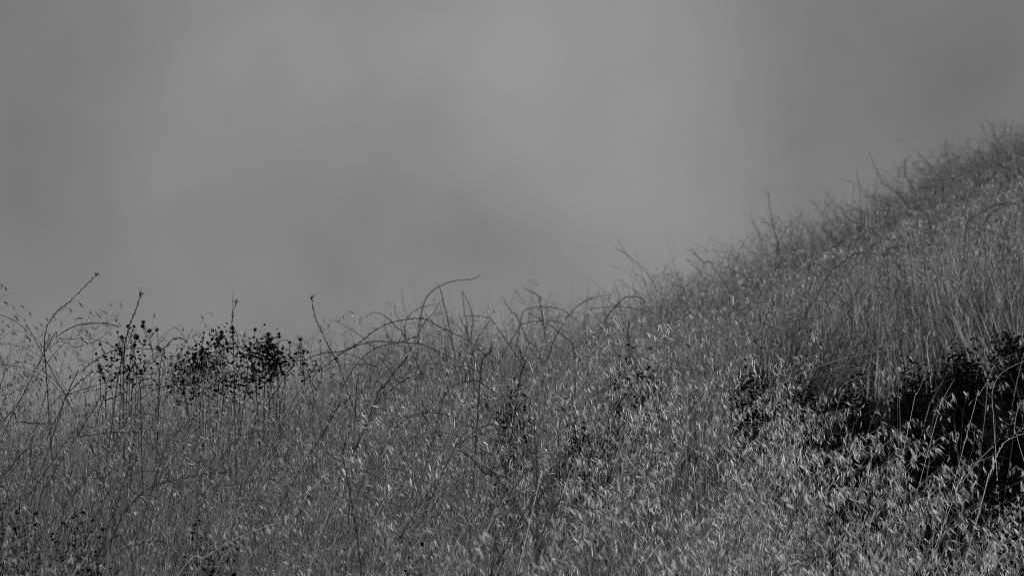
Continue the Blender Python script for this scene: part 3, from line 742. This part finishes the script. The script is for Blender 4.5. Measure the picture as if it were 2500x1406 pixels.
oat_single('blurred wild oat with a drooping spray left of the highest blurred one', [(1240, 800), (1245, 760), (1252, 725), (1258, 706)], n=9, r=15, scale=1.05)
oat_single('blurred wild oat on the skyline left of the highest blurred arch', [(940, 830), (940, 790), (940, 760), (944, 738)], n=8, r=14.8, scale=1.0)
oat_single('blurred wild oat spray where the crest begins to climb', [(1660, 740), (1650, 710), (1640, 690), (1622, 672)], n=8, r=16, scale=1.15)
oat_single('blurred wild oat right of the lone stalk that curves up left', [(795, 850), (793, 820), (790, 795), (790, 776)], n=8, r=14.6, scale=1.0)

# ------------------------------------------------------------------ shrubs with black seed heads


def seed_shrub(label, base_px, r, heads, mass, seed):
    rd = random.Random(seed)
    b = ray(base_px[0], base_px[1], r); b.z = gz(b.x, b.y)
    root = empty('seedhead_shrub', b)
    crown = ray(base_px[0], base_px[1], r)
    k = 1.38e-3 * r / 13.0 * 1.0
    for (hx, hy, hr) in heads:
        rr = r + rd.gauss(0, .10); tip = ray(hx, hy, rr)
        st = Vector((crown.x * .35 + tip.x * .65 + rd.gauss(0, .03), crown.y + rd.gauss(0, .05), tip.z - rd.uniform(.10, .22)))
        mid = st.lerp(tip, .55) + Vector((rd.gauss(0, .018), rd.gauss(0, .02), -.012 + rd.gauss(0, .01)))
        pts = bez([Vector((b.x + rd.gauss(0, .03), b.y + rd.gauss(0, .03), b.z)), st, mid, tip], 5)
        mb = MB(); mb.tube(pts, [.0014 * (1 - .35 * i / (len(pts) - 1)) for i in range(len(pts))], 5)
        for j in range(5, len(pts) - 1):
            if rd.random() < .6:
                a = rd.uniform(0, 6.28); d = Vector((math.cos(a), math.sin(a), .5)).normalized(); ln = rd.uniform(.012, .03)
                sd = d.cross(Vector((0, 0, 1))).normalized() * ln * .18
                mb.quad(pts[j], pts[j] + d * ln * .5 + sd, pts[j] + d * ln, pts[j] + d * ln * .5 - sd)
        mb.obj('branch', [M['seed']], root)
        br = root.children[-1] if root.children else None
        hb = MB(); hrad = hr * S / 2500 * rr * .72
        hb.ball(tip, hrad, (pts[-1] - pts[-2]), 1.0, .34, n=9, rings=6, rnd=rd)
        for _ in range(22):
            d = Vector((rd.gauss(0, 1), rd.gauss(0, 1), rd.gauss(.3, 1))).normalized()
            hb.tube([tip + d * hrad * .7, tip + d * hrad * rd.uniform(1.15, 1.6)], [hrad * .16, hrad * .03], 3)
        h = hb.obj('seed_head', [M['seed']], root)
    mb = MB()
    for (mx, my, sx, sy, n) in mass:
        for _ in range(int(n * .85)):
            p = ray(mx + rd.gauss(0, sx), my + rd.gauss(0, sy), r + rd.gauss(0, .12))
            a = rd.uniform(0, 6.28); d = Vector((math.cos(a), math.sin(a), rd.uniform(-.4, 1))).normalized(); ln = rd.uniform(.006, .018)
            sd = d.cross(Vector((rd.gauss(0, 1), rd.gauss(0, 1), rd.gauss(0, 1)))).normalized() * ln * .30
            mb.quad(p, p + d * ln * .5 + sd, p + d * ln, p + d * ln * .5 - sd)
    mb.obj('foliage', [M['leafdark']], root)
    tag(root, label, 'shrub', 'shrubs with black seed heads')


def Z(x, y, r=6.0, ox=0, oy=600, k=3.514): return (ox + x / k, oy + y / k, r)


seed_shrub('shrub of few, well spaced black round seed heads, left of the other two', (305, 950), 12.0,
           [Z(1095, 690, 6), Z(1150, 692, 5), Z(1230, 655, 6), Z(1224, 688, 7), Z(1280, 730, 7), Z(1345, 720, 6), Z(1045, 785, 7), Z(1170, 780, 9), Z(1240, 815, 5), Z(1155, 850, 7), Z(1008, 740, 4), Z(1000, 850, 5), Z(1030, 880, 6), Z(1350, 872, 6), Z(825, 925, 4.5), Z(850, 1030, 6), Z(955, 960, 5)],
           [(265, 900, 22, 24, 130), (335, 905, 26, 20, 120), (300, 860, 16, 14, 35), (350, 925, 40, 16, 120)], 31)
seed_shrub('densest black shrub, its seed heads crowding up in the middle', (500, 950), 12.0,
           [Z(1835, 725, 6), Z(1900, 742, 7), Z(1990, 705, 7), Z(2000, 740, 6), Z(1945, 830, 6), Z(1560, 885, 5), Z(1680, 855, 5), Z(1610, 915, 6), Z(1530, 935, 5), Z(1660, 955, 5), Z(1747, 745, 4), Z(1780, 830, 5), Z(1735, 890, 7), Z(1750, 960, 8), Z(1895, 780, 8), Z(1570, 990, 6), Z(1470, 1020, 6), Z(1850, 870, 6), Z(1820, 800, 5)],
           [(488, 880, 13, 22, 330), (475, 905, 20, 16, 340), (525, 900, 22, 18, 330), (535, 835, 14, 14, 130), (545, 860, 16, 16, 120), (440, 905, 20, 22, 170), (470, 950, 40, 22, 420), (545, 945, 40, 22, 330)], 32)
seed_shrub('black shrub with a drooping top of seed heads, right of the other two', (655, 940), 12.1,
           [Z(2190, 720, 6), Z(2300, 760, 7), Z(2318, 805, 8), Z(2150, 840, 6), Z(2245, 860, 6), Z(2085, 815, 4), Z(2100, 850, 4), Z(2395, 780, 5), Z(2320, 870, 8), Z(2290, 900, 7), Z(2390, 910, 6), Z(2140, 890, 6), Z(2090, 940, 6), (733, 829, 5.5), (707, 836, 5), (731, 848, 4.5), (690, 850, 5), (781, 832, 4)],
           [(655, 855, 14, 24, 260), (615, 855, 16, 14, 130), (640, 895, 34, 20, 330), (690, 885, 22, 18, 170), (610, 930, 34, 20, 240), (740, 900, 30, 26, 90)], 33)

# ------------------------------------------------------------------ black leafy shrubs and leaf masses added for shade


def dark_mass(label, px, py, w, h, r, seed, n=None, sparse=False, group='shade masses added in the hollow'):
    rd = random.Random(seed); c = ray(px, py, r); k = S / 2500 * r; W = w * k; Hh = h * k
    b = Vector((c.x, c.y, gz(c.x, c.y))); root = empty('dark_shrub', b)
    bot = min(b.z, c.z - Hh)
    br = MB(); tips = []
    for _ in range(26):
        t = Vector((c.x + rd.gauss(0, W * .42), c.y + rd.gauss(0, W * .35), c.z + rd.uniform(-Hh * .3, Hh) * .9))
        pts = bez([b + Vector((rd.gauss(0, .02), rd.gauss(0, .02), 0)), b.lerp(t, .5) + Vector((rd.gauss(0, .03), rd.gauss(0, .03), .03)), t], 4)
        br.tube(pts, [(.0010 if sparse else .0024) * (1 - .7 * i / (len(pts) - 1)) for i in range(len(pts))], 4); tips.append(pts)
    br.obj('branches', [M['leafdark']], root)
    lf = MB(); n = n or int(2600 * W * (c.z + Hh - bot) / .06)
    n = int(max(900, min(n * 2.2, 9000)))
    if sparse: n = 3200
    for _ in range(n):
        u = Vector((rd.gauss(0, 1), rd.gauss(0, 1), rd.gauss(0, 1))).normalized() * rd.random() ** .55
        lob = 1 + .22 * math.sin(u.x * 6 + seed) * math.cos(u.y * 5 + seed * 2)
        z0 = (c.z + Hh + bot) / 2; hz = (c.z + Hh - bot) / 2
        p = Vector((c.x + u.x * W * lob, c.y + u.y * W * .6, z0 + u.z * hz * lob))
        a = rd.uniform(0, 6.28); d = Vector((math.cos(a), math.sin(a), rd.uniform(-.5, 1))).normalized(); ln = rd.uniform(.007, .018)
        sd = d.cross(Vector((rd.gauss(0, 1), rd.gauss(0, 1), rd.gauss(0, 1)))).normalized() * ln * .3
        lf.quad(p, p + d * ln * .5 + sd, p + d * ln, p + d * ln * .5 - sd)
    lf.obj('foliage', [M['leafdark']], root)
    tag(root, label, 'shrub', group)


for i, (lb, a) in enumerate([  # leaf masses added to blacken the shadowed bank
    ('added shade mass at the left end of the hollow, just right of the pale oats', (1960, 965, 75, 42, 12.0)),
    ('added shade mass second from the left in the hollow, under the slope grass', (2085, 965, 80, 45, 12.2)),
    ('added shade mass in the middle of the hollow against the foot of the slope', (2225, 930, 75, 42, 12.4)),
    ('large added shade mass rising at the upper right of the hollow', (2350, 880, 75, 45, 12.6)),
    ('added shade mass cut by the right edge at the top of the hollow', (2475, 850, 70, 45, 12.8)),
    ('low added shade mass before the middle of the hollow, behind scattered oats', (2080, 1090, 80, 35, 11.5)),
    ('low added shade mass at the lower middle of the hollow among pale spikelets', (2290, 1060, 85, 45, 11.8)),
    ('low added shade mass by the right edge in the lower hollow', (2460, 1040, 80, 45, 11.9)),
    ('small added shade mass low at the right edge with oats across it', (2450, 1220, 80, 55, 9.9))]):
    dark_mass(lb, *a, seed=60 + i)
for i, (lb, a) in enumerate([  # shrubs, plus leaf masses added to darken gaps in the grass
    ('small added shade mass half hidden by oats below the short bristly stalk', (1255, 1000, 75, 28, 10.9)),
    ('black shrub behind the crest of large pale oats right of centre', (1545, 915, 110, 34, 11.3)),
    ('narrow black shrub behind the oats left of the zigzag stalk', (1840, 905, 75, 24, 11.5)),
    ('small added shade mass low in the large pale oats at the centre right', (1425, 1050, 70, 16, 10.4)),
    ('small added shade mass in the grass near the lower left corner', (195, 1275, 100, 14, 8.7)),
    ('added shade mass cut by the left edge low in the foreground', (15, 1215, 110, 12, 8.95)),
    ('small added shade mass at the bottom edge left of centre', (1010, 1400, 110, 12, 7.9)),
    ('small added shade mass sunk in the grass under the middle seed head shrub', (505, 1320, 130, 10, 8.35))]):
    dark_mass(lb, *a, seed=80 + i, sparse=i > 3, group='small black shrubs sunk in the grass')

# ------------------------------------------------------------------ the many look-alike stalks of the tangle


def stalk_variant(seed):
    rd = random.Random(seed); mb = MB()
    hh = rd.uniform(.72, .95); lx = rd.choice([-1, 1, 1]) * rd.uniform(.10, .42)
    arch = rd.random() < .6
    if arch: c = [(0, 0, 0), (lx * .15, 0, hh * .55), (lx * .5, .02, hh * .92), (lx * .95, .03, hh * 1.0), (lx * 1.5, .03, hh * .92)]
    else: c = [(0, 0, 0), (lx * .1, 0, hh * .4), (lx * .3, .02, hh * .8), (lx * .65, 0, hh * 1.1)]
    pts = bez(c, 7); stalk_mesh(mb, rd, pts, rd.uniform(.0009, .0016), rd.random() < .6)
    tw = []
    for _ in range(rd.choice([0, 1, 1, 2])):
        k = rd.randint(10, len(pts) - 6); m2 = MB()
        stalk_mesh(m2, rd, wiggle(rd, pts[k], (rd.gauss(0, .8), rd.gauss(0, .4), .7), rd.uniform(.1, .28), 8, .9, .5), .0009, False)
        tw.append(m2.mesh('twig', [M['brush']]))
    lab = ('grey' if seed % 5 < 3 else 'dark', 'arched' if arch else 'straight', 'right' if lx > 0 else 'left', ('no twig', 'one twig', 'two twigs')[len(tw)])
    return lab, mb.mesh('stem', [M['brush' if seed % 5 < 3 else 'twig']]), tw


VAR = [stalk_variant(700 + i) for i in range(16)]
zones = [(38, 8.1, 9.5, -30, 700, 'lower left tangle', 'stalks in the lower left tangle', 1.0),
         (26, 9.4, 10.6, 0, 620, 'upper left tangle', 'stalks in the upper left tangle', 1.0),
         (32, 8.9, 10.5, 640, 1180, 'centre tangle', 'stalks in the centre tangle', 1.0),
         (26, 7.8, 9.1, 700, 1700, 'bottom centre grass', 'stalks in the bottom centre grass', .95),
         (12, 7.8, 9.9, 1700, 2480, 'lower right oats', 'stalks in the lower right oats', .85)]
zr = random.Random(5)


def look(lab, where, px, p0, p1):
    third = ('left part', 'middle', 'right part')[min(2, max(0, int(3 * (px - p0) / (p1 - p0))))]
    return 'thin %s %s stalk leaning %s, %s, %s of the %s' % (lab[0], lab[1], lab[2], lab[3], third, where)


for n, r0, r1, p0, p1, lb, gp, sc in zones:
    for _ in range(n):
        r = zr.uniform(r0, r1); px = zr.uniform(p0, p1); p = ray(px, 900, r); z = gz(p.x, p.y)
        lab, me, tw = zr.choice(VAR); o = empty('dead_stalk', (p.x, p.y, z), zr.gauss(0, .5)); o.scale = (sc * zr.uniform(.85, 1.08),) * 3
        st = bpy.data.objects.new('stem', me); COL.objects.link(st); st.parent = o
        for t in tw:
            q = bpy.data.objects.new('twig', t); COL.objects.link(q); q.parent = o
        tag(o, look(lab, lb, px, p0, p1), 'stalk', gp)
for n, p0, p1, t0, t1, lb, gp in [(30, 1850, 2520, .0, .25, 'foot of slope', 'stalks at the foot of the slope'),
                                  (22, 1300, 1900, .0, .25, 'far crest', 'stalks in the far crest grass'),
                                  (34, 1900, 2520, .25, .7, 'upper slope', 'stalks half way up the slope')]:
    for _ in range(n):
        px = zr.uniform(p0, p1); rb = float(np.interp(px, KB, RB)); r = R2 - .3 + (rb - R2) * zr.uniform(t0, t1); p = ray(px, 900, r); z = gz(p.x, p.y)
        lab, me, tw = zr.choice(VAR); o = empty('dead_stalk', (p.x, p.y, z), zr.gauss(0, .6)); o.scale = (zr.uniform(.33, .43),) * 3
        st = bpy.data.objects.new('stem', me); COL.objects.link(st); st.parent = o
        for t in tw:
            q = bpy.data.objects.new('twig', t); COL.objects.link(q); q.parent = o
        tag(o, look(lab, lb, px, p0, p1), 'stalk', gp)
